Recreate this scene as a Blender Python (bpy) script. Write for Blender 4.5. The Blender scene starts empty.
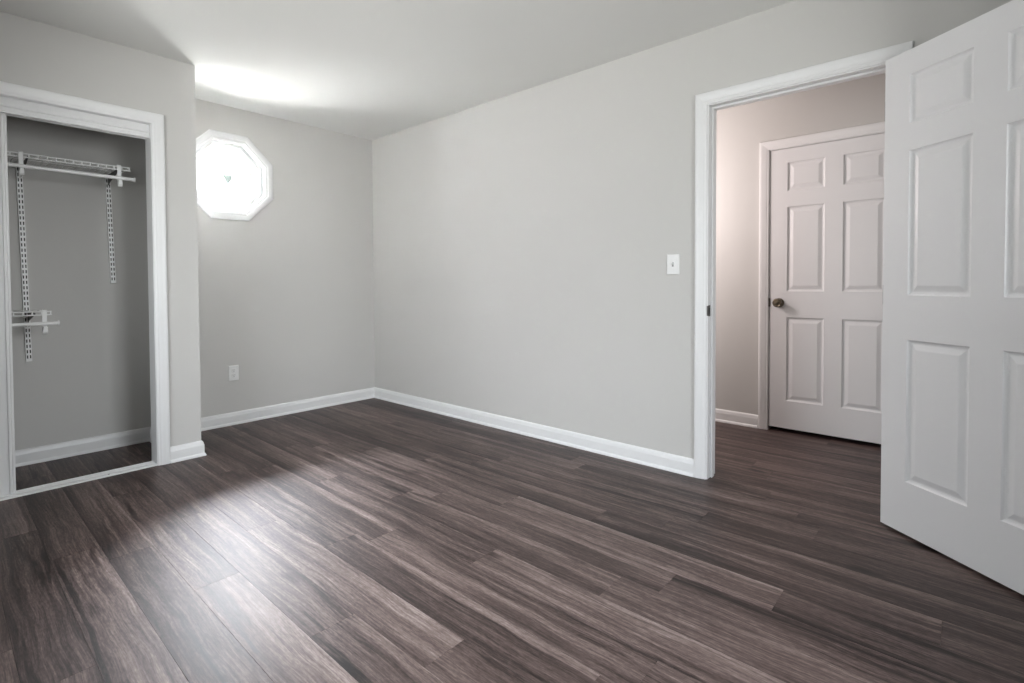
import bpy, bmesh, math, random
from mathutils import Vector, Matrix

scene = bpy.context.scene
COL = scene.collection
PI = math.pi

# ------------------------------------------------------------------ camera
cam_d = bpy.data.cameras.new('camera')
cam = bpy.data.objects.new('camera', cam_d)
COL.objects.link(cam)
F_PX, SH_PX = 515.079, -45.781
YAW, PITCH, ROLL = 0.06108 + PI / 4, 0.02215, -0.00434
fw = Vector((-math.cos(YAW), math.sin(YAW), 0))
rt = Vector((math.sin(YAW), math.cos(YAW), 0))
up = Vector((0, 0, 1))
f2 = fw * math.cos(PITCH) - up * math.sin(PITCH)
u2 = up * math.cos(PITCH) + fw * math.sin(PITCH)
r3 = rt * math.cos(ROLL) + u2 * math.sin(ROLL)
u3 = u2 * math.cos(ROLL) - rt * math.sin(ROLL)
M = Matrix((r3, u3, -f2)).transposed().to_4x4()
M.translation = Vector((4.23875, -2.80186, 1.07316))
cam.matrix_world = M
cam_d.sensor_width = 36.0
cam_d.sensor_fit = 'HORIZONTAL'
cam_d.lens = F_PX * 36.0 / 1024.0
cam_d.shift_y = SH_PX / 1024.0          # principal point lies above the frame centre
cam_d.clip_start = 0.02
scene.camera = cam

# ------------------------------------------------------------------ exposure, sky, daylight
scene.view_settings.view_transform = 'Standard'
scene.view_settings.look = 'None'
scene.view_settings.gamma = 1.0
scene.view_settings.use_curve_mapping = False
scene.view_settings.exposure = 0.19
scene.cycles.sample_clamp_indirect = 0.0     # keep all of the daylight that bounces in
scene.cycles.caustics_reflective = False
scene.cycles.blur_glossy = 1.0

world = bpy.data.worlds.new('sky')
scene.world = world
world.use_nodes = True
wn, wl_ = world.node_tree.nodes, world.node_tree.links
bg = wn['Background']
# bright sky made up of soft lobes, placed and weighted to light the room (azimuth from -x toward -y, elevation, brightness, sharpness)
SKY = [(-60, -15, 275, 24), (-60, 5, 740, 24), (-60, 25, 550, 24), (-60, 50, 140, 24), (-22, 55, 800, 22), (-28, -40, 27, 12), (15, -15, 31, 14),
       (40, -40, 9.5, 14), (90, -25, 9.4, 6), (90, 40, 21.4, 6), (135, -25, 5.5, 6), (180, 5, 11.5, 6), (180, 40, 19.3, 6)]
SKY_TINT = [(0.25, (1.0, 0.98, 0.955)), (0.95, (0.90, 0.95, 1.06))]      # warmer near the ground, bluer overhead
wtc = wn.new('ShaderNodeTexCoord')


def wmath(op, a, c):
    n = wn.new('ShaderNodeMath')
    n.operation = op
    for i, v in enumerate((a, c)):
        if isinstance(v, (int, float)):
            n.inputs[i].default_value = v
        else:
            wl_.new(v, n.inputs[i])
    return n.outputs[0]


w_total = 0.0
for az, el, amp, sharp in SKY:
    a_, e_ = math.radians(az), math.radians(el)
    dn = wn.new('ShaderNodeVectorMath')
    dn.operation = 'DOT_PRODUCT'
    wl_.new(wtc.outputs['Generated'], dn.inputs[0])
    dn.inputs[1].default_value = (-math.cos(a_) * math.cos(e_), -math.sin(a_) * math.cos(e_), math.sin(e_))
    ex = wmath('EXPONENT', wmath('MULTIPLY', wmath('SUBTRACT', dn.outputs['Value'], 1.0), sharp), 0.0)
    w_total = wmath('ADD', wmath('MULTIPLY', ex, amp), w_total)
wsc = wn.new('ShaderNodeVectorMath')
wsc.operation = 'SCALE'
wsp = wn.new('ShaderNodeSeparateXYZ')
wl_.new(wtc.outputs['Generated'], wsp.inputs[0])
wrp = wn.new('ShaderNodeValToRGB')
for el_, (pos_, c_) in zip(wrp.color_ramp.elements, SKY_TINT):
    el_.position = pos_
    el_.color = (*c_, 1)
wl_.new(wmath('ADD', wmath('MULTIPLY', wsp.outputs[2], 0.5), 0.5), wrp.inputs[0])
wl_.new(wrp.outputs[0], wsc.inputs[0])
wl_.new(w_total, wsc.inputs['Scale'])
wl_.new(wsc.outputs[0], bg.inputs[0])
bg.inputs[1].default_value = 1.0

ROOM_Y, ROOM_X, H = -3.45, 5.2, 2.44     # far walls behind the camera, ceiling height


def area(name, loc, direction, sx, sy, power, colour=(1, 1, 1), portal=False, shape='RECTANGLE'):
    d = bpy.data.lights.new(name, 'AREA')
    d.shape = shape
    d.size = sx
    if shape in ('RECTANGLE', 'ELLIPSE'):
        d.size_y = sy
    d.energy = power
    d.color = colour
    d.cycles.is_portal = portal
    o = bpy.data.objects.new(name, d)
    COL.objects.link(o)
    o.location = loc
    o.rotation_euler = Vector(direction).to_track_quat('-Z', 'Y').to_euler()
    return o


# portals guide the sky through the three windows
area('portal_octagon', (-0.125, -1.268, 1.906), (1, 0, 0), 0.56, 0.56, 1, portal=True)
area('portal_back', (2.35, ROOM_Y - 0.09, 1.42), (0, 1, 0), 1.5, 1.24, 1, portal=True)
area('portal_rear', (ROOM_X + 0.09, -1.55, 1.42), (-1, 0, 0), 1.1, 1.24, 1, portal=True)
# unseen light added to brighten the hall, no fixture, left of the doorway
hl = bpy.data.lights.new('hall_fill', 'POINT')
hl.energy = 31
hl.color = (1.0, 0.885, 0.875)
hl.shadow_soft_size = 0.12
hlo = bpy.data.objects.new('hall_fill', hl)
COL.objects.link(hlo)
hlo.location = (2.2, 0.62, 1.7)

# ------------------------------------------------------------------ materials


def mat(name, col, rough=0.5, metal=0.0, spec=0.5, bump=None, mottled=0.0):
    m = bpy.data.materials.new(name)
    m.use_nodes = True
    nt = m.node_tree
    b = nt.nodes['Principled BSDF']
    b.inputs['Base Color'].default_value = (*col, 1)
    b.inputs['Roughness'].default_value = rough
    b.inputs['Metallic'].default_value = metal
    b.inputs['Specular IOR Level'].default_value = spec
    geo = nt.nodes.new('ShaderNodeNewGeometry')
    if mottled:
        n = nt.nodes.new('ShaderNodeTexNoise')
        n.inputs['Scale'].default_value = 3.0
        n.inputs['Detail'].default_value = 4.0
        nt.links.new(geo.outputs['Position'], n.inputs['Vector'])
        mr = nt.nodes.new('ShaderNodeMapRange')
        mr.inputs['To Min'].default_value = 1 - mottled
        mr.inputs['To Max'].default_value = 1 + mottled
        nt.links.new(n.outputs['Fac'], mr.inputs['Value'])
        mx = nt.nodes.new('ShaderNodeVectorMath')
        mx.operation = 'SCALE'
        mx.inputs[0].default_value = col
        nt.links.new(mr.outputs[0], mx.inputs['Scale'])
        nt.links.new(mx.outputs[0], b.inputs['Base Color'])
    if bump:
        n = nt.nodes.new('ShaderNodeTexNoise')
        n.inputs['Scale'].default_value = bump[0]
        n.inputs['Detail'].default_value = 3.0
        nt.links.new(geo.outputs['Position'], n.inputs['Vector'])
        bp = nt.nodes.new('ShaderNodeBump')
        bp.inputs['Strength'].default_value = bump[1]
        bp.inputs['Distance'].default_value = 0.002
        nt.links.new(n.outputs['Fac'], bp.inputs['Height'])
        nt.links.new(bp.outputs[0], b.inputs['Normal'])
    return m


WALL = mat('warm_grey_paint', (0.605, 0.595, 0.575), 0.6, spec=0.25, bump=(220, 0.06), mottled=0.012)
CEIL = mat('ceiling_paint', (0.77, 0.77, 0.75), 0.8, spec=0.2, bump=(150, 0.08), mottled=0.012)
TRIM = mat('white_semigloss_trim', (0.80, 0.80, 0.80), 0.35, spec=0.4, mottled=0.01)
WTRIM = mat('white_window_paint', (0.78, 0.78, 0.78), 0.7, spec=0.15, mottled=0.01)
DOOR = mat('white_door_paint', (0.78, 0.78, 0.785), 0.42, spec=0.4, bump=(90, 0.05), mottled=0.01)
WIRE = mat('white_epoxy_coating', (0.84, 0.84, 0.83), 0.35, spec=0.5, mottled=0.01)
PLATE = mat('white_plastic', (0.82, 0.82, 0.81), 0.3, spec=0.5, mottled=0.008)
SLOT = mat('dark_slot', (0.03, 0.03, 0.03), 0.7, mottled=0.05)
BRACK = mat('shaded_grey_bracket', (0.05, 0.05, 0.05), 0.5, mottled=0.05)  # dark grey puts the shade on the brackets into their colour
SHADE = mat('grey_plastic_gap', (0.30, 0.30, 0.30), 0.6, mottled=0.02)
BRONZE = mat('antique_bronze', (0.16, 0.135, 0.10), 0.22, metal=1.0, mottled=0.25)
DARKMETAL = mat('dark_strike_metal', (0.10, 0.095, 0.09), 0.35, metal=1.0, mottled=0.1)
BARK = mat('pale_bark', (0.05, 0.047, 0.045), 0.9, mottled=0.2)
FEED = mat('grey_green_glass', (0.66, 0.76, 0.73), 0.3, mottled=0.05)


def glass_mat():
    m = bpy.data.materials.new('clear_window_glass')
    m.use_nodes = True
    nt = m.node_tree
    nt.nodes.clear()
    out = nt.nodes.new('ShaderNodeOutputMaterial')
    tr = nt.nodes.new('ShaderNodeBsdfTransparent')
    tr.inputs[0].default_value = (0.97, 0.985, 0.98, 1)
    gl = nt.nodes.new('ShaderNodeBsdfGlossy')
    gl.inputs['Roughness'].default_value = 0.02
    fr = nt.nodes.new('ShaderNodeFresnel')
    fr.inputs[0].default_value = 1.25
    mx = nt.nodes.new('ShaderNodeMixShader')
    nt.links.new(fr.outputs[0], mx.inputs[0])
    nt.links.new(tr.outputs[0], mx.inputs[1])
    nt.links.new(gl.outputs[0], mx.inputs[2])
    nt.links.new(mx.outputs[0], out.inputs[0])
    return m


GLASS = glass_mat()


def floor_mat():
    m = bpy.data.materials.new('walnut_vinyl_plank')
    m.use_nodes = True
    nt = m.node_tree
    N, L = nt.nodes, nt.links
    b = N['Principled BSDF']
    geo = N.new('ShaderNodeNewGeometry')
    at = N.new('ShaderNodeVertexColor'); at.layer_name = 'plank'     # r,g random offsets, b tone
    uv = N.new('ShaderNodeUVMap'); uv.uv_map = 'plank_uv'
    sa = N.new('ShaderNodeSeparateColor'); L.new(at.outputs['Color'], sa.inputs[0])
    su = N.new('ShaderNodeSeparateXYZ'); L.new(uv.outputs[0], su.inputs[0])
    sp = N.new('ShaderNodeSeparateXYZ'); L.new(geo.outputs['Position'], sp.inputs[0])

    def math_(op, a, c=None, d=None):
        n = N.new('ShaderNodeMath'); n.operation = op
        for i, v in enumerate((a, c, d)):
            if v is None:
                continue
            if isinstance(v, (int, float)):
                n.inputs[i].default_value = v
            else:
                L.new(v, n.inputs[i])
        return n.outputs[0]

    def vec(fx, fy, ox=31.0, oy=17.0):
        x = math_('MULTIPLY_ADD', sp.outputs[0], fx, math_('MULTIPLY', sa.outputs[0], ox))
        y = math_('MULTIPLY_ADD', sp.outputs[1], fy, math_('MULTIPLY', sa.outputs[1], oy))
        c = N.new('ShaderNodeCombineXYZ')
        L.new(x, c.inputs[0]); L.new(y, c.inputs[1]); L.new(math_('MULTIPLY', sa.outputs[0], 9.0), c.inputs[2])
        return c.outputs[0]

    def noise(v, scale, detail, dist, rough=0.55):
        n = N.new('ShaderNodeTexNoise')
        n.inputs['Scale'].default_value = scale
        n.inputs['Detail'].default_value = detail
        n.inputs['Distortion'].default_value = dist
        n.inputs['Roughness'].default_value = rough
        L.new(v, n.inputs['Vector'])
        return n.outputs['Fac']

    def ramp(v, stops):
        r = N.new('ShaderNodeValToRGB')
        e = r.color_ramp.elements
        while len(e) < len(stops):
            e.new(0.5)
        for el, (p, c) in zip(e, stops):
            el.position = p
            el.color = (c, c, c, 1) if isinstance(c, (int, float)) else (*c, 1)
        L.new(v, r.inputs[0])
        return r.outputs[0]

    warp = noise(vec(2.2, 3.0, 5, 3), 1.0, 2.0, 0.0)             # slow waver of the grain
    wy = math_('MULTIPLY_ADD', warp, 0.045, -0.0225)

    def gvec(fx, fy, ox=31.0, oy=17.0):
        x = math_('MULTIPLY_ADD', sp.outputs[0], fx, math_('MULTIPLY', sa.outputs[0], ox))
        y = math_('MULTIPLY_ADD', math_('ADD', sp.outputs[1], wy), fy, math_('MULTIPLY', sa.outputs[1], oy))
        c = N.new('ShaderNodeCombineXYZ')
        L.new(x, c.inputs[0]); L.new(y, c.inputs[1]); L.new(math_('MULTIPLY', sa.outputs[0], 9.0), c.inputs[2])
        return c.outputs[0]

    broad = noise(gvec(0.5, 11.0), 1.0, 3.0, 0.5)                 # heartwood bands
    streak = noise(gvec(1.5, 46.0), 1.0, 6.0, 0.4, 0.68)         # grain streaks
    fine = noise(gvec(7.0, 170.0), 1.0, 5.0, 0.3, 0.78)          # pores
    speck = noise(vec(42.0, 150.0), 1.0, 3.0, 0.2, 0.7)          # saw marks across the grain
    wear = noise(vec(2.6, 5.0, 11, 7), 1.0, 6.0, 0.5, 0.68)      # cloudy whitewash
    crack = ramp(noise(gvec(0.8, 15.0, 47, 29), 1.0, 5.0, 0.6, 0.6), [(0.30, 1.0), (0.395, 0.0)])
    vor = N.new('ShaderNodeTexVoronoi'); vor.feature = 'F1'
    vor.inputs['Scale'].default_value = 1.0
    L.new(gvec(1.9, 6.4, 13, 23), vor.inputs['Vector'])
    knot = ramp(vor.outputs['Distance'], [(0.03, 1.0), (0.15, 0.0)])

    def centred(v, k, acc):
        return math_('MULTIPLY_ADD', math_('SUBTRACT', v, 0.5), k, acc)

    v = math_('MULTIPLY_ADD', sa.outputs[2], 0.50, 0.165)
    v = centred(broad, 0.72, v)
    v = centred(streak, 0.95, v)
    v = centred(fine, 0.80, v)
    v = centred(speck, 0.45, v)
    v = centred(wear, 0.22, v)
    # pale sapwood along one long edge of the plank
    edge = ramp(su.outputs[1], [(0.66, 0.0), (1.0, 1.0)])
    v = math_('MULTIPLY_ADD', edge, math_('MULTIPLY', math_('POWER', sa.outputs[1], 2.0), 0.17), v)
    edge2 = ramp(su.outputs[1], [(0.0, 1.0), (0.34, 0.0)])
    v = math_('MULTIPLY_ADD', edge2, math_('MULTIPLY', math_('POWER', sa.outputs[0], 1.5), -0.20), v)
    v = math_('MULTIPLY_ADD', crack, -0.30, v)
    v = math_('MULTIPLY_ADD', knot, -0.26, v)
    col = ramp(v, [(0.06, (0.0100, 0.0055, 0.0048)), (0.27, (0.037, 0.0232, 0.0205)),
                   (0.44, (0.088, 0.059, 0.0525)), (0.62, (0.168, 0.122, 0.109)), (0.85, (0.32, 0.258, 0.235))])
    L.new(col, b.inputs['Base Color'])
    rg = math_('MULTIPLY_ADD', streak, 0.16, 0.38)
    L.new(rg, b.inputs['Roughness'])
    b.inputs['Specular IOR Level'].default_value = 0.38
    bp = N.new('ShaderNodeBump')
    bp.inputs['Strength'].default_value = 0.25
    bp.inputs['Distance'].default_value = 0.0008
    L.new(math_('ADD', fine, streak), bp.inputs['Height'])
    L.new(bp.outputs[0], b.inputs['Normal'])
    return m


FLOOR = floor_mat()

# ------------------------------------------------------------------ helpers


class MB:
    """collects faces and links them as ONE mesh object"""

    def __init__(self):
        self.v, self.f = [], []

    def add(self, vs, fs):
        o = len(self.v)
        self.v += [tuple(p) for p in vs]
        self.f += [tuple(i + o for i in f) for f in fs]

    def box(self, x0, x1, y0, y1, z0, z1):
        self.add([(x0, y0, z0), (x1, y0, z0), (x1, y1, z0), (x0, y1, z0), (x0, y0, z1), (x1, y0, z1), (x1, y1, z1), (x0, y1, z1)],
                 [(0, 3, 2, 1), (4, 5, 6, 7), (0, 1, 5, 4), (1, 2, 6, 5), (2, 3, 7, 6), (3, 0, 4, 7)])

    def cbox(self, x0, x1, y0, y1, z0, z1, c):
        """box with chamfered edges"""
        bm = bmesh.new()
        bmesh.ops.create_cube(bm, size=1)
        for v in bm.verts:
            v.co = Vector(((x0 + x1) / 2 + v.co.x * (x1 - x0), (y0 + y1) / 2 + v.co.y * (y1 - y0), (z0 + z1) / 2 + v.co.z * (z1 - z0)))
        bmesh.ops.bevel(bm, geom=list(bm.edges), offset=c, segments=2, profile=0.5, affect='EDGES')
        self.add([v.co[:] for v in bm.verts], [[v.index for v in f.verts] for f in bm.faces] if not bm.verts.index_update() else [])
        bm.free()

    def tube(self, a, b, r0, r1=None, n=8, caps=True):
        r1 = r0 if r1 is None else r1
        a, b = Vector(a), Vector(b)
        d = (b - a).normalized()
        s = d.orthogonal().normalized()
        t = d.cross(s)
        vs = []
        for p, r in ((a, r0), (b, r1)):
            for k in range(n):
                an = 2 * PI * k / n
                vs.append(p + (s * math.cos(an) + t * math.sin(an)) * r)
        fs = [(k, (k + 1) % n, n + (k + 1) % n, n + k) for k in range(n)]
        if caps:
            fs += [tuple(range(n))[::-1], tuple(range(n, 2 * n))]
        self.add(vs, fs)

    def lathe(self, prof, n=28):
        """prof: (radius, height along local z)"""
        vs, fs = [], []
        for r, z in prof:
            for k in range(n):
                an = 2 * PI * k / n
                vs.append((r * math.cos(an), r * math.sin(an), z))
        for i in range(len(prof) - 1):
            for k in range(n):
                fs.append((i * n + k, i * n + (k + 1) % n, (i + 1) * n + (k + 1) % n, (i + 1) * n + k))
        fs.append(tuple(range(n))[::-1])
        fs.append(tuple(range((len(prof) - 1) * n, len(prof) * n)))
        self.add(vs, fs)

    def loft(self, rings, closed_ring=True, closed_path=False, caps=True):
        n = len(rings[0])
        vs = [p for r in rings for p in r]
        fs = []
        m = len(rings)
        for i in range(m if closed_path else m - 1):
            j = (i + 1) % m
            for k in range(n if closed_ring else n - 1):
                l = (k + 1) % n
                fs.append((i * n + k, i * n + l, j * n + l, j * n + k))
        if caps and not closed_path and closed_ring:
            fs += [tuple(range(n))[::-1], tuple(range((m - 1) * n, m * n))]
        self.add(vs, fs)

    def build(self, name, material, parent=None, smooth=False, loc=None, rot=None):
        me = bpy.data.meshes.new(name)
        me.from_pydata(self.v, [], self.f)
        bm = bmesh.new()
        bm.from_mesh(me)
        bmesh.ops.recalc_face_normals(bm, faces=bm.faces)
        bm.to_mesh(me)
        bm.free()
        me.materials.append(material)
        if smooth:
            for p in me.polygons:
                p.use_smooth = True
            me.set_sharp_from_angle(angle=math.radians(35))
        o = bpy.data.objects.new(name, me)
        COL.objects.link(o)
        if parent:
            o.parent = parent
        if loc:
            o.location = loc
        if rot:
            o.rotation_euler = rot
        return o


def tag(o, label=None, cat=None, group=None, kind=None):
    if label:
        o['label'] = label
    if cat:
        o['category'] = cat
    if group:
        o['group'] = group
    if kind:
        o['kind'] = kind
    return o


def empty(name, loc, rz=0.0):
    o = bpy.data.objects.new(name, None)
    o.empty_display_size = 0.1
    COL.objects.link(o)
    o.location = loc
    o.rotation_euler = (0, 0, rz)
    return o


# ------------------------------------------------------------------ setting: shell
BX, BY = 0.625, -1.684        # closet front plane and its free corner
JL, JR, HEAD = 3.182, 3.985, 2.032    # bedroom doorway
HY = 1.253                    # hall wall plane
HDL, HDR, HDH = 3.155, 3.955, 2.032   # hall doorway
CL0, CL1, CLH = -3.135, -1.922, 2.028  # closet opening
WT = 0.115
OCY, OCZ = -1.268, 1.906


def floor():
    rnd = random.Random(11)
    me = bpy.data.meshes.new('floor')
    vs, fs, cols, uvs = [], [], [], []
    S, W, LEN = -0.085, 0.1515, 1.22
    known = {0: 2.44, 1: 3.765, 2: 0.9, 3: 3.24, 4: 2.97, 5: 2.548, 6: 1.005, 7: 3.3, 8: 2.82, 9: 1.15, 10: 2.275, 11: 1.89,
             12: 2.75, 13: 2.21, 14: 2.95, 15: 1.566, 16: 2.4, -1: 3.495, -5: 3.607, -2: 3.0, -3: 2.2, -4: 3.3}
    # tone of planks one can pick out, by (row, index counted from the known joint)
    tone = {(15, 0): .74, (15, -1): .36, (14, 0): .5, (14, -1): .50, (13, 0): .68, (13, -1): .52, (12, 0): .6, (12, -1): .52,
            (11, 0): .66, (11, -1): .46, (10, 0): .52, (10, -1): .46, (9, 0): .5, (9, 1): .55, (8, 0): .60, (8, -1): .50, (7, 0): .52, (7, -1): .54,
            (6, 0): .60, (6, 1): .52, (5, 0): .58, (5, 1): .36, (5, -1): .50, (5, -2): .42, (4, 0): .36, (4, 1): .40, (4, -1): .48, (4, -2): .36,
            (3, 0): .42, (3, -1): .52, (2, 1): .42, (2, 2): .44, (1, 0): .50, (1, -1): .42, (0, 0): .46, (0, 1): .42, (0, -1): .38,
            (-1, 0): .42, (-1, -1): .50, (16, 0): .46, (16, -1): .30}
    x_lo, x_hi = -0.14, ROOM_X + 0.1
    y_lo, y_hi = ROOM_Y - 0.1, 2.1
    gap, dz = 0.0006, 0.0008
    for i in range(-16, 24):
        y1 = S - W * i
        y0 = y1 - W
        if y1 < y_lo or y0 > y_hi:
            continue
        j0 = known.get(i, rnd.uniform(0, LEN))
        k = math.floor((x_lo - j0) / LEN)
        while j0 + k * LEN < x_hi:
            a, c = max(j0 + k * LEN, x_lo), min(j0 + (k + 1) * LEN, x_hi)
            t = tone.get((i, k), rnd.uniform(.36, .56))
            col = (rnd.random(), rnd.random(), t, 1)
            if (i, k) in ((5, 0), (5, 1), (4, -1), (13, 0), (4, 1)):
                col = (col[0], 0.95, t, 1)
            if c - a > 0.002:
                o = len(vs)
                vs += [(a + gap, y0 + gap, 0), (c - gap, y0 + gap, 0), (c - gap, y1 - gap, 0), (a + gap, y1 - gap, 0),
                       (a, y0, -dz), (c, y0, -dz), (c, y1, -dz), (a, y1, -dz)]
                q = [(0, 1, 2, 3), (4, 5, 1, 0), (5, 6, 2, 1), (6, 7, 3, 2), (7, 4, 0, 3)]
                uvv = [(0, 0.02), (1, 0.02), (1, .98), (0, .98), (0, 0), (1, 0), (1, 1), (0, 1)]
                for f in q:
                    fs.append(tuple(o + n for n in f))
                    for n in f:
                        cols.append(col)
                        uvs.append(uvv[n])
            k += 1
    # underside
    o = len(vs)
    vs += [(x_lo, y_lo - .2, -0.05), (x_hi, y_lo - .2, -0.05), (x_hi, y_hi + .2, -0.05), (x_lo, y_hi + .2, -0.05)]
    fs.append((o, o + 3, o + 2, o + 1))
    for n in range(4):
        cols.append((.5, .5, .3, 1)); uvs.append((0, .5))
    me.from_pydata(vs, [], fs)
    at = me.color_attributes.new('plank', 'FLOAT_COLOR', 'CORNER')
    ul = me.uv_layers.new(name='plank_uv')
    for n, c in enumerate(cols):
        at.data[n].color = c
        ul.data[n].uv = uvs[n]
    me.materials.append(FLOOR)
    ob = bpy.data.objects.new('floor', me)
    COL.objects.link(ob)
    tag(ob, 'dark walnut plank flooring running toward the far corner', 'floor', kind='structure')


floor()

b = MB(); b.box(-0.14, ROOM_X + .12, ROOM_Y - .12, 2.1, H, H + .1)
tag(b.build('ceiling', CEIL), 'flat pale ceiling over the empty bedroom', 'ceiling', kind='structure')

# wall with the doorway (plane y = 0)
b = MB()
b.box(0, JL - .018, 0, WT, 0, H)
b.box(JR + .018, ROOM_X, 0, WT, 0, H)
b.box(JL - .018, JR + .018, 0, WT, HEAD + .018, H)
tag(b.build('wall_right', WALL), 'long pale grey wall with the light switch and open doorway', 'wall', kind='structure')

# wall with the octagonal window (plane x = 0), pierced by an octagon
OC = 1 / math.cos(PI / 8)


def octagon(ap, x):
    return [(x, OCY + ap * OC * math.cos(PI / 8 + k * PI / 4), OCZ + ap * OC * math.sin(PI / 8 + k * PI / 4)) for k in range(8)]


b = MB()
ap = 0.275
for x in (0, -0.14):
    sq = [(x, OCY + .34, OCZ + .34), (x, OCY - .34, OCZ + .34), (x, OCY - .34, OCZ - .34), (x, OCY + .34, OCZ - .34)]
    oc = octagon(ap, x)          # starts at +22.5 degrees: right-upper, then over the top
    vs = sq + oc
    b.add(vs, [(0, 5, 4), (0, 1, 6, 5), (1, 7, 6), (1, 2, 8, 7), (2, 9, 8), (2, 3, 10, 9), (3, 11, 10), (3, 0, 4, 11)])
    y0, y1, z0, z1 = ROOM_Y - .12, 2.1, 0, H
    ya, yb, za, zb = OCY - .34, OCY + .34, OCZ - .34, OCZ + .34
    for (p, q, r, s) in ((y0, ya, z0, z1), (yb, y1, z0, z1), (ya, yb, z0, za), (ya, yb, zb, z1)):
        b.add([(x, p, r), (x, q, r), (x, q, s), (x, p, s)], [(0, 1, 2, 3)])
b.loft([octagon(ap, 0), octagon(ap, -0.14)], caps=False)
wl = b.build('wall_left', WALL)
tag(wl, 'grey far wall with the octagonal window', 'wall', kind='structure')

# closet front wall and return
b = MB()
b.box(BX - WT, BX, CL1 + .016, BY, 0, H)
b.box(BX - WT, BX, ROOM_Y, CL0 - .016, 0, H)
b.box(BX - WT, BX, CL0 - .016, CL1 + .016, CLH + .012, H)
b.box(0, BX - WT, BY - WT, BY, 0, H)
tag(b.build('wall_front', WALL), 'grey closet wall jutting into the room on the left', 'wall', kind='structure')


# back and rear walls behind the camera, each with a window opening
def wall_hole(name, axis, c0, c1, a0, a1, h0, h1, z0, z1, label):
    m = MB()
    for (p, q, r, s) in ((a0, h0, 0, H), (h1, a1, 0, H), (h0, h1, 0, z0), (h0, h1, z1, H)):
        if axis == 'y':
            m.box(p, q, c0, c1, r, s)
        else:
            m.box(c0, c1, p, q, r, s)
    return tag(m.build(name, WALL), label, 'wall', kind='structure')


wall_hole('wall_back', 'y', ROOM_Y - .12, ROOM_Y, 0, ROOM_X, 1.6, 3.1, .8, 2.04, 'grey wall with a wide window behind the camera')
wall_hole('wall_rear', 'x', ROOM_X, ROOM_X + .12, ROOM_Y, 2.1, -2.1, -1.0, .8, 2.04, 'grey wall with a window facing the closet')

# hall wall, its ends, and the cupboard behind the hall door
b = MB()
b.box(1.6, HDL - .018, HY, HY + WT, 0, H)
b.box(HDR + .018, ROOM_X, HY, HY + WT, 0, H)
b.box(HDL - .018, HDR + .018, HY, HY + WT, HDH + .018, H)
b.box(1.5, 1.6, WT, HY + WT, 0, H)
b.box(1.5, ROOM_X, 1.98, 2.1, 0, H)
b.box(1.5, 1.6, HY + WT, 1.98, 0, H)
tag(b.build('wall_hall', WALL), 'hall wall seen through the open doorway', 'wall', kind='structure')

# ------------------------------------------------------------------ trim profiles
CAS = [(0, 0), (0, .0065), (.004, .009), (.012, .0095), (.018, .0125), (.026, .0135), (.040, .0165), (.052, .0175), (.060, .0165), (.063, .013), (.063, 0)]


def casing(axis, plane, sgn, i0, i1, zh):
    """mitred three-sided casing. axis: the horizontal direction it spans; sgn: side of the plane it stands out on"""
    m = MB()

    def P(a, v, z):
        return (a, plane + sgn * v, z) if axis == 'x' else (plane + sgn * v, a, z)
    rings = [[P(i0 - u, v, 0) for u, v in CAS], [P(i0 - u, v, zh + u) for u, v in CAS],
             [P(i1 + u, v, zh + u) for u, v in CAS], [P(i1 + u, v, 0) for u, v in CAS]]
    m.loft(rings)
    return m


BASE = [(0, 0), (.021, 0), (.021, .006), (.018, .014), (.0135, .019), (.013, .068), (.0105, .078), (.009, .086), (.0045, .094), (0, .096)]


def baseboard(name, pts, label):
    """moulded skirting along a plan polyline; stands out to the LEFT of its direction"""
    m = MB()
    P = [Vector((x, y)) for x, y in pts]
    rings = []
    for i, p in enumerate(P):
        d0 = (P[i] - P[i - 1]).normalized() if i else None
        d1 = (P[i + 1] - P[i]).normalized() if i < len(P) - 1 else None
        n0 = Vector((-d0.y, d0.x)) if d0 else None
        n1 = Vector((-d1.y, d1.x)) if d1 else None
        if n0 and n1:
            bis = (n0 + n1).normalized()
            off = bis / bis.dot(n0)
        else:
            off = n0 or n1
        rings.append([(p.x + off.x * v, p.y + off.y * v, z) for v, z in BASE])
    m.loft(rings)
    o = m.build(name, TRIM)
    return tag(o, label, 'baseboard', kind='structure')


baseboard('baseboard_front', [(0.0, BY), (BX, BY), (BX, -1.8565)], 'short white baseboard wrapping the closet wall corner')
baseboard('baseboard_left', [(0, 0), (0, BY)], 'white baseboard under the octagonal window and outlet')
baseboard('baseboard_right', [(3.113, 0), (0, 0)], 'long white baseboard running from the corner to the doorway')
baseboard('baseboard_closet', [(BX - WT, BY - WT), (0, BY - WT), (0, ROOM_Y)], 'white baseboard inside the open closet')
baseboard('baseboard_hall', [(3.0855, HY), (1.6, HY)], 'white baseboard in the hall beside the closed door')

# ------------------------------------------------------------------ bedroom doorway: casing, jambs, stops, strike
rv = .006                                   # reveal between jamb face and casing
dw = casing('x', 0, -1, JL - rv, JR + rv, HEAD + rv)
hc = casing('x', WT, 1, JL - rv, JR + rv, HEAD + rv)
dw.add(hc.v, hc.f)
t1 = dw.build('trim_1', TRIM)
tag(t1, 'white moulded casing and jamb around the open bedroom doorway', 'door frame', kind='structure')
j = MB()
j.box(JL - .018, JL, -.0005, WT + .0005, 0, HEAD)
j.box(JR, JR + .018, -.0005, WT + .0005, 0, HEAD)
j.box(JL - .018, JR + .018, -.0005, WT + .0005, HEAD, HEAD + .018)
j.build('jamb', TRIM, t1)
j = MB()
j.cbox(JL, JL + .011, .040, .075, 0, HEAD, .002)
j.cbox(JR - .011, JR, .040, .075, 0, HEAD, .002)
j.cbox(JL + .011, JR - .011, .040, .075, HEAD - .011, HEAD, .002)
j.build('door_stop', TRIM, t1)
s_ = MB()
s_.cbox(JL - .0005, JL + .0015, .004, .032, .894, .954, .0006)
s_.cbox(JL - .004, JL + .0008, -.004, .005, .897, .951, .0006)
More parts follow.
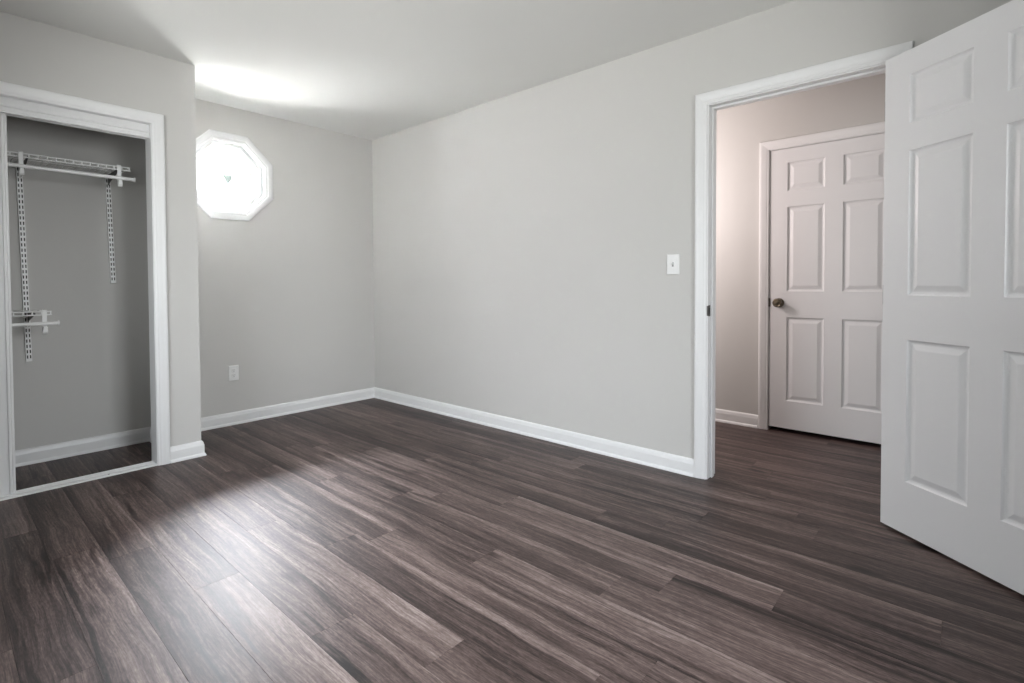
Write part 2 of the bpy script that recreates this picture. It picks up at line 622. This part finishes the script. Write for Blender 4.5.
sp_ = s_.build('strike_plate', DARKMETAL, t1)
tag(sp_, 'dark metal strike plate')
s_ = MB(); s_.box(JL + .0008, JL + .0019, .012, .026, .908, .940)
s_.build('latch_hole', SLOT, sp_)

# ------------------------------------------------------------------ six panel doors
PZ = [(.222, .822), (1.008, 1.610), (1.722, 1.924)]


def six_panel(w, h, t, px0=.114, pw=.238, mull=.112, dz=0.0):
    """moulded door slab: x across, visible face at y=0, thickness toward +y"""
    m = MB()
    p1 = (px0, px0 + pw)
    p2 = (px0 + pw + mull, px0 + 2 * pw + mull)
    xs = [0, p1[0], p1[1], p2[0], p2[1], w]
    zs = [0]
    for a, c in PZ:
        zs += [a + dz, c + dz]
    zs.append(h)
    for side in (0, 1):
        y0 = 0 if side == 0 else t
        s = 1 if side == 0 else -1
        for i in range(5):
            for k in range(len(zs) - 1):
                x0, x1, z0, z1 = xs[i], xs[i + 1], zs[k], zs[k + 1]
                if i in (1, 3) and k % 2 == 1:
                    rings = []
                    for ins, dep in ((0, 0), (.003, .0045), (.007, .0075), (.013, .009), (.018, .0085), (.038, .0025), (.041, .002)):
                        rings.append([(x0 + ins, y0 + s * dep, z0 + ins), (x1 - ins, y0 + s * dep, z0 + ins),
                                      (x1 - ins, y0 + s * dep, z1 - ins), (x0 + ins, y0 + s * dep, z1 - ins)])
                    m.loft(rings, caps=False)
                    m.add(rings[-1], [(0, 1, 2, 3)])
                else:
                    m.add([(x0, y0, z0), (x1, y0, z0), (x1, y0, z1), (x0, y0, z1)], [(0, 1, 2, 3)])
    m.add([(0, 0, 0), (w, 0, 0), (w, t, 0), (0, t, 0), (0, 0, h), (w, 0, h), (w, t, h), (0, t, h)],
          [(0, 1, 2, 3), (4, 5, 6, 7), (0, 3, 7, 4), (1, 2, 6, 5)])
    return m


def weld(o):
    bm = bmesh.new(); bm.from_mesh(o.data)
    bmesh.ops.remove_doubles(bm, verts=bm.verts, dist=1e-5)
    bmesh.ops.recalc_face_normals(bm, faces=bm.faces)
    bm.to_mesh(o.data); bm.free()
    o.data.update()


def knob(parent, loc, rot, m=BRONZE, name='knob'):
    r = MB()
    r.lathe([(.001, 0), (.034, 0), (.034, .003), (.030, .008), (.018, .010), (.014, .013), (.013, .024), (.016, .028), (.025, .032),
             (.031, .039), (.0325, .046), (.030, .054), (.024, .0585), (.0225, .0575), (.019, .0575), (.012, .060), (.001, .061)])
    return r.build(name, m, parent, smooth=True, loc=loc, rot=rot)


# the open door: hinged on the far jamb, swung back toward the wall
DA = -.66907
door = empty('door_1', (3.9600, -.0235, 0), DA)
tag(door, 'white six panel door standing wide open at the right edge', 'door', kind='structure')
sl = six_panel(.838, 2.026, .030, .115, .250, .112, 0).build('door_slab', DOOR, door, loc=(0, 0, .012))
weld(sl)
hg = MB()
for z in (.20, 1.02, 1.82):
    hg.tube((-.004, .026, z - .045), (-.004, .026, z + .045), .004, n=10)
    hg.box(-.003, .0005, .002, .026, z - .043, z + .043)
hg.build('hinge', DARKMETAL, door)
kb = knob(door, (.773, 0, .925), (PI / 2, 0, 0), name='knob')

# the closed hall door with its frame
t2m = casing('x', HY, -1, HDL - .004, HDR + .004, HDH + .004)
t2 = t2m.build('trim_2', TRIM)
tag(t2, 'white casing around the closed hall door', 'door frame', kind='structure')
j = MB()
j.box(HDL - .018, HDL, HY - .0005, HY + WT, 0, HDH)
j.box(HDR, HDR + .018, HY - .0005, HY + WT, 0, HDH)
j.box(HDL - .018, HDR + .018, HY - .0005, HY + WT, HDH, HDH + .018)
j.build('jamb', TRIM, t2)
d2 = empty('door_2', (HDL + .003, HY + .004, 0))
tag(d2, 'closed white six panel door across the hall with a bronze knob', 'door', kind='structure')
sl = six_panel(HDR - HDL - .006, HDH - .032, .035, .112, .232, .106, -.022).build('door_slab', DOOR, d2, loc=(0, 0, .029))
weld(sl)
kb = knob(d2, (.062, 0, .932), (PI / 2, 0, 0))
tag(kb, 'round antique bronze knob')
lp = MB(); lp.cbox(-.0065, .0035, -.0065, .02, .902, .965, .0012)
lo = lp.build('latch_plate', DARKMETAL, d2)

# ------------------------------------------------------------------ octagonal window
w1 = empty('window_1', (0, 0, 0))
tag(w1, 'white octagonal window glowing with daylight', 'window', kind='structure')
m = MB()
PR = [(.267, 0), (.267, .008), (.271, .012), (.282, .0125), (.290, .017), (.305, .018), (.320, .016), (.328, .011), (.328, 0)]
rings = [octagon(a, v) for a, v in PR]
m.loft(rings + [rings[0]], caps=False)
m.build('window_casing', WTRIM, w1)
m = MB()
rings = [octagon(.275, .0), octagon(.262, .0), octagon(.262, -.14), octagon(.275, -.14)]
m.loft(rings + [rings[0]], caps=False)
m.build('window_liner', WTRIM, w1)
m = MB()
rings = [octagon(a, x) for a, x in ((.262, -.040), (.256, -.036), (.246, -.037), (.236, -.047), (.234, -.055), (.234, -.075), (.262, -.075))]
m.loft(rings + [rings[0]], caps=False)
m.build('window_sash', WTRIM, w1)
m = MB()
g0, g1 = octagon(.240, -.060), octagon(.240, -.066)
m.add(g0, [tuple(range(8))]); m.add(g1, [tuple(range(8))[::-1]])
m.build('glass_pane', GLASS, w1)


def plain_window(n, axis, plane, out, a0, a1, z0, z1, label):
    """double hung sash window in a wall behind the camera"""
    w = empty(f'window_{n}', (0, 0, 0))
    tag(w, label, 'window', kind='structure')

    def bx(mb, p, q, d0, d1, r, s):
        e0, e1 = sorted((plane + out * d0, plane + out * d1))
        if axis == 'x':
            mb.box(p, q, e0, e1, r, s)
        else:
            mb.box(e0, e1, p, q, r, s)
    f = MB()
    for p, q, r, s in ((a0 - .06, a0, z0 - .06, z1 + .06), (a1, a1 + .06, z0 - .06, z1 + .06), (a0, a1, z1, z1 + .06), (a0, a1, z0 - .06, z0)):
        bx(f, p, q, -.016, 0, r, s)
    f.build('window_casing', TRIM, w)
    f = MB()
    zm = (z0 + z1) / 2
    for r0, r1, d in ((z0, zm + .02, .05), (zm - .02, z1, .075)):
        for p, q, r, s in ((a0, a0 + .04, r0, r1), (a1 - .04, a1, r0, r1), (a0 + .04, a1 - .04, r1 - .04, r1), (a0 + .04, a1 - .04, r0, r0 + .04)):
            bx(f, p, q, d, d + .022, r, s)
    f.build('window_sash', TRIM, w)
    f = MB()
    bx(f, a0 + .03, a1 - .03, .059, .063, z0 + .03, zm)
    bx(f, a0 + .03, a1 - .03, .084, .088, zm, z1 - .03)
    f.build('glass_pane', GLASS, w)


plain_window(2, 'x', ROOM_Y, -1, 1.6, 3.1, .8, 2.04, 'wide sash window behind the camera')
plain_window(3, 'y', ROOM_X, 1, -2.1, -1.0, .8, 2.04, 'sash window opposite the closet')

# ------------------------------------------------------------------ closet: casing, tracks, sliding door
t3 = casing('y', BX, 1, CL0, -1.9195, CLH).build('trim_3', TRIM)
tag(t3, 'white casing around the closet opening', 'door frame', kind='structure')
j = MB()
j.box(BX - WT - .0005, BX + .0005, CL1, CL1 + .016, 0, CLH)
j.box(BX - WT - .0005, BX + .0005, CL0 - .016, CL0, 0, CLH)
j.box(BX - WT - .0005, BX + .0005, CL0 - .016, CL1 + .016, CLH, CLH + .012)
j.build('jamb', TRIM, t3)
# header track: fascia with a rolled lower lip and a rib
prof = [(.590, 2.028), (.590, 1.992), (.596, 1.988), (.5965, 1.982), (.590, 1.979), (.590, 1.964), (.597, 1.957), (.596, 1.950), (.586, 1.949),
        (.586, 1.975), (.540, 1.975), (.540, 1.95), (.536, 1.95), (.536, 2.028)]
m = MB()
m.loft([[(x, CL0, z) for x, z in prof], [(x, CL1, z) for x, z in prof]])
o = m.build('trim_4', TRIM)
tag(o, 'white sliding door track across the top of the closet opening', 'door track', kind='structure')
prof = [(.628, 0), (.628, .006), (.620, .010), (.606, .010), (.606, .005), (.575, .005), (.575, .010), (.570, .010), (.570, .005), (.540, .005), (.540, .009), (.534, .009), (.532, 0)]
m = MB()
m.loft([[(x, CL0, z) for x, z in prof], [(x, CL1, z) for x, z in prof]])
o = m.build('trim_5', TRIM)
tag(o, 'white floor track along the closet threshold', 'door track', kind='structure')
m = MB()
m.tube((.618, -2.152, .0101), (.618, -2.152, .0112), .004, n=12)
m.build('track_screw', DARKMETAL, o)

d3 = empty('door_3', (.552, -2.527, 0))
tag(d3, 'white sliding closet door pushed to the left edge', 'door', kind='structure')
m = MB(); m.box(0, .018, -.60, -.020, .011, 1.968)
m.build('door_panel', DOOR, d3)
prof = [(-.004, .0), (.024, .0), (.0265, -.003), (.0265, -.009), (.0245, -.012), (.0265, -.015), (.0265, -.021), (.024, -.0235), (-.004, -.0235)]
m = MB(); m.loft([[(x, y, .011) for x, y in prof], [(x, y, 1.970) for x, y in prof]])
m.build('edge_rail', TRIM, d3)

# ------------------------------------------------------------------ closet: shelving


def standard(name, y, z0, z1, lean, label):
    t = empty(name, (0, y, 0))
    t.rotation_euler.x = lean
    tag(t, label, 'shelf standard', 'slotted standards on the closet back wall')
    m = MB()
    w, d = .0135, .016
    prof = [(.0005, -w), (d, -w), (d, w), (.0005, w), (.0005, w - .002), (d - .002, w - .002), (d - .002, -w + .002), (.0005, -w + .002)]
    m.loft([[(x, yy, z0) for x, yy in prof], [(x, yy, z1) for x, yy in prof]])
    m.build('channel', WIRE, t)
    m = MB()
    z = z0 + .018
    while z < z1 - .02:
        for s in (-.0066, .0066):
            m.box(d - .0015, d + .0006, s - .0027, s + .0027, z, z + .019)
        z += .032
    m.build('slots', SLOT, t)
    return t


standard('shelf_standard', -2.4006, .622, 1.80, .02, 'long white slotted metal standard beside the sliding closet door')
standard('shelf_standard', -1.9686, 1.093, 1.80, .026, 'short white slotted metal standard under the right end of the upper shelf')


def wire_shelf(y0, y1, zt, depth, label, hooks, brackets):
    t = empty('wire_shelf', (0, y1, zt))
    tag(t, label, 'shelf', 'wire shelves in the closet')
    x0, x1 = .012, depth
    m = MB()
    y = y1
    while y > y0:
        m.tube((x0, y - y1, 0), (x1, y - y1, 0), .0018, n=5)
        y -= .0254
    for x in (x0 + .003, (x0 + x1) / 2):
        m.tube((x, y0 - y1, -.0035), (x, 0, -.0035), .003, n=6)
    m.build('deck', WIRE, t)
    m = MB()
    m.tube((x1, y0 - y1, 0), (x1, .006, 0), .0040, n=8)
    m.tube((x1 + .002, y0 - y1, -.019), (x1 + .002, .006, -.019), .0040, n=8)
    y = y1
    while y > y0:
        m.tube((x1, y - y1, 0), (x1 + .002, y - y1, -.019), .0045, n=6)
        y -= .0381
    m.build('front_lip', WIRE, t)
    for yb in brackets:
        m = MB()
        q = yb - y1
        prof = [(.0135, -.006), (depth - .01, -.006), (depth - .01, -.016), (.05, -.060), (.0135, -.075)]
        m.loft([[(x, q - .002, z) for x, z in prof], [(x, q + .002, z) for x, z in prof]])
        tag(m.build('bracket', BRACK, t), 'bracket in dark grey for its shade')
    for yh in hooks:
        m = MB()
        q = yh - y1
        # strap from the lip down to the rod, closing round it from below
        path = [(x1 - .008, .0085), (x1 + .006, .0085), (x1 + .010, .004), (x1 + .010, -.06), (x1 + .010, -.112), (x1 + .016, -.122),
                (x1 + .025, -.125), (x1 + .034, -.121), (x1 + .038, -.112), (x1 + .038, -.100)]
        rings = []
        for i, (x, z) in enumerate(path):
            a = Vector(path[max(i - 1, 0)]); c = Vector(path[min(i + 1, len(path) - 1)])
            d = (c - a).normalized(); n = Vector((-d.y, d.x)) * .0016
            rings.append([(x + n.x, q - .010, z + n.y), (x - n.x, q - .010, z - n.y), (x - n.x, q + .010, z - n.y), (x + n.x, q + .010, z + n.y)])
        m.loft(rings)
        m.cbox(x1 + .0105, x1 + .0375, q - .009, q + .009, -.116, -.0842, .002)
        m.build('rod_hook', WIRE, t)
    return t


def rod(y0, y1, x, z, label):
    t = empty('hanging_rod', (x, y1, z))
    tag(t, label, 'closet rod', 'closet rods under the wire shelves')
    m = MB(); m.tube((0, y0 - y1, 0), (0, 0, 0), .0105, n=16)
    m.build('tube', WIRE, t, smooth=True)
    m = MB(); m.tube((0, -.002, 0), (0, .006, 0), .0145, n=16)
    m.build('end_cap', WIRE, t, smooth=True)


SD = .325
wire_shelf(-3.08, -1.966, 1.806, SD, 'upper white wire shelf high in the open closet', [-2.018, -2.456], [-2.013, -2.425])
wire_shelf(-3.08, -2.349, .930, SD, 'lower white wire shelf, only its end showing past the sliding door', [-2.375], [-2.413])
rod(-3.08, -1.948, SD + .025, 1.733, 'long white rod hooked under the upper wire shelf')
rod(-3.08, -2.320, SD + .025, .863, 'white rod end hooked under the lower wire shelf')

# ------------------------------------------------------------------ wall plates
sw = empty('light_switch', (2.984, 0, 1.182))
tag(sw, 'white toggle light switch on the wall beside the doorway', 'light switch')


def wall_plate(parent, name='cover_plate'):
    """plate in local x (width), z; stands out along -y"""
    m = MB()
    rings = []
    for ins, d in ((0, 0), (0, .002), (.0015, .0045), (.004, .0060)):
        a, c = .037 - ins, .0585 - ins
        rings.append([(-a, -d, -c), (a, -d, -c), (a, -d, c), (-a, -d, c)])
    m.loft(rings)
    return m.build(name, PLATE, parent)


wall_plate(sw)
m = MB(); m.box(-.0052, .0052, -.0064, -.0055, -.0125, .0125)
fr = m.build('toggle_slot', SHADE, sw)
m = MB()
m.loft([[(-.0042, -.005, -.002), (.0042, -.005, -.002), (.0042, -.005, .010), (-.0042, -.005, .010)],
        [(-.0036, -.019, .004), (.0036, -.019, .004), (.0036, -.019, .010), (-.0036, -.019, .010)]])
m.build('toggle', PLATE, sw)
for z in (-.030, .030):
    m = MB(); m.tube((0, -.0055, z), (0, -.0072, z), .0032, n=12)
    m.build('plate_screw', PLATE, sw)

ou = empty('electrical_outlet', (0, -1.260, .398), PI / 2)
tag(ou, 'white duplex electrical outlet low on the wall under the octagonal window', 'outlet')
wall_plate(ou)
for z in (-.0195, .0195):
    m = MB()
    n = 20
    rings = []
    for ins, d in ((0, .0055), (0, .0076), (.0008, .0084)):
        ring = []
        for k in range(n):
            an = 2 * PI * k / n
            x, zz = math.cos(an) * (.0172 - ins), math.sin(an) * (.0172 - ins)
            ring.append((x, -d, z + max(-.0142 + ins, min(.0142 - ins, zz))))
        rings.append(ring)
    m.loft(rings)
    rc = m.build('receptacle', PLATE, ou)
    m = MB()
    m.box(-.0075, -.0053, -.0088, -.0080, z + .000, z + .009)
    m.box(.0053, .0075, -.0088, -.0080, z + .001, z + .008)
    m.tube((0, -.0080, z - .0075), (0, -.0088, z - .0075), .0026, n=10)
    m.build('contact_slots', SLOT, rc)
m = MB(); m.tube((0, -.0055, 0), (0, -.0072, 0), .003, n=12)
m.build('plate_screw', PLATE, ou)

# ------------------------------------------------------------------ outside the octagonal window
tr = empty('bare_tree', (-3.4, .15, -2.8))
tag(tr, 'bare pale branched tree outside, washed out through the octagonal window', 'tree')
rnd = random.Random(5)
tm, bm_ = MB(), MB()


def branch(mb, p, d, ln, r, depth):
    segs = 3
    q = Vector(p)
    for s in range(segs):
        d = (d + Vector((rnd.uniform(-.16, .16), rnd.uniform(-.16, .16), rnd.uniform(-.04, .12)))).normalized()
        e = q + d * ln / segs
        mb.tube(q, e, r * (1 - .22 * s), r * (1 - .22 * (s + 1)), n=6)
        q = e
        if depth > 0 and s > 0:
            for _ in range(2):
                dd = (d + Vector((rnd.uniform(-.8, .8), rnd.uniform(-.8, .8), rnd.uniform(-.1, .5)))).normalized()
                branch(mb, q, dd, ln * .62, r * .5, depth - 1)


tm.tube((0, 0, 0), (.05, .03, 2.6), .085, .06, n=10)
tm.tube((.05, .03, 2.6), (.03, .08, 4.0), .06, .045, n=10)
tm.build('trunk', BARK, tr)
for k in range(9):
    an = k * 2.4
    branch(bm_, (.04, .06, 3.3 + k * .09), Vector((math.cos(an) * .5, math.sin(an) * .5, .8)).normalized(), 1.15, .034, 2)
bm_.build('branches', BARK, tr)

sc = empty('suncatcher', (-.0585, -1.2585, 1.897))
tag(sc, 'small grey-green wedge shaped suncatcher stuck to the octagonal window pane', 'suncatcher')
m = MB()
fr_ = [(-.031, .030), (.031, .030), (.034, .016), (.006, -.036), (-.006, -.036), (-.034, .016)]
m.loft([[(-.0013, y, z) for y, z in fr_], [(.004, y, z) for y, z in fr_], [(.009, y * .6, z * .6) for y, z in fr_]])
m.build('facet', FEED, sc)
m = MB()
m.tube((.0005, 0, .024), (.0005, 0, .034), .004, n=10)
m.build('mount', PLATE, sc)
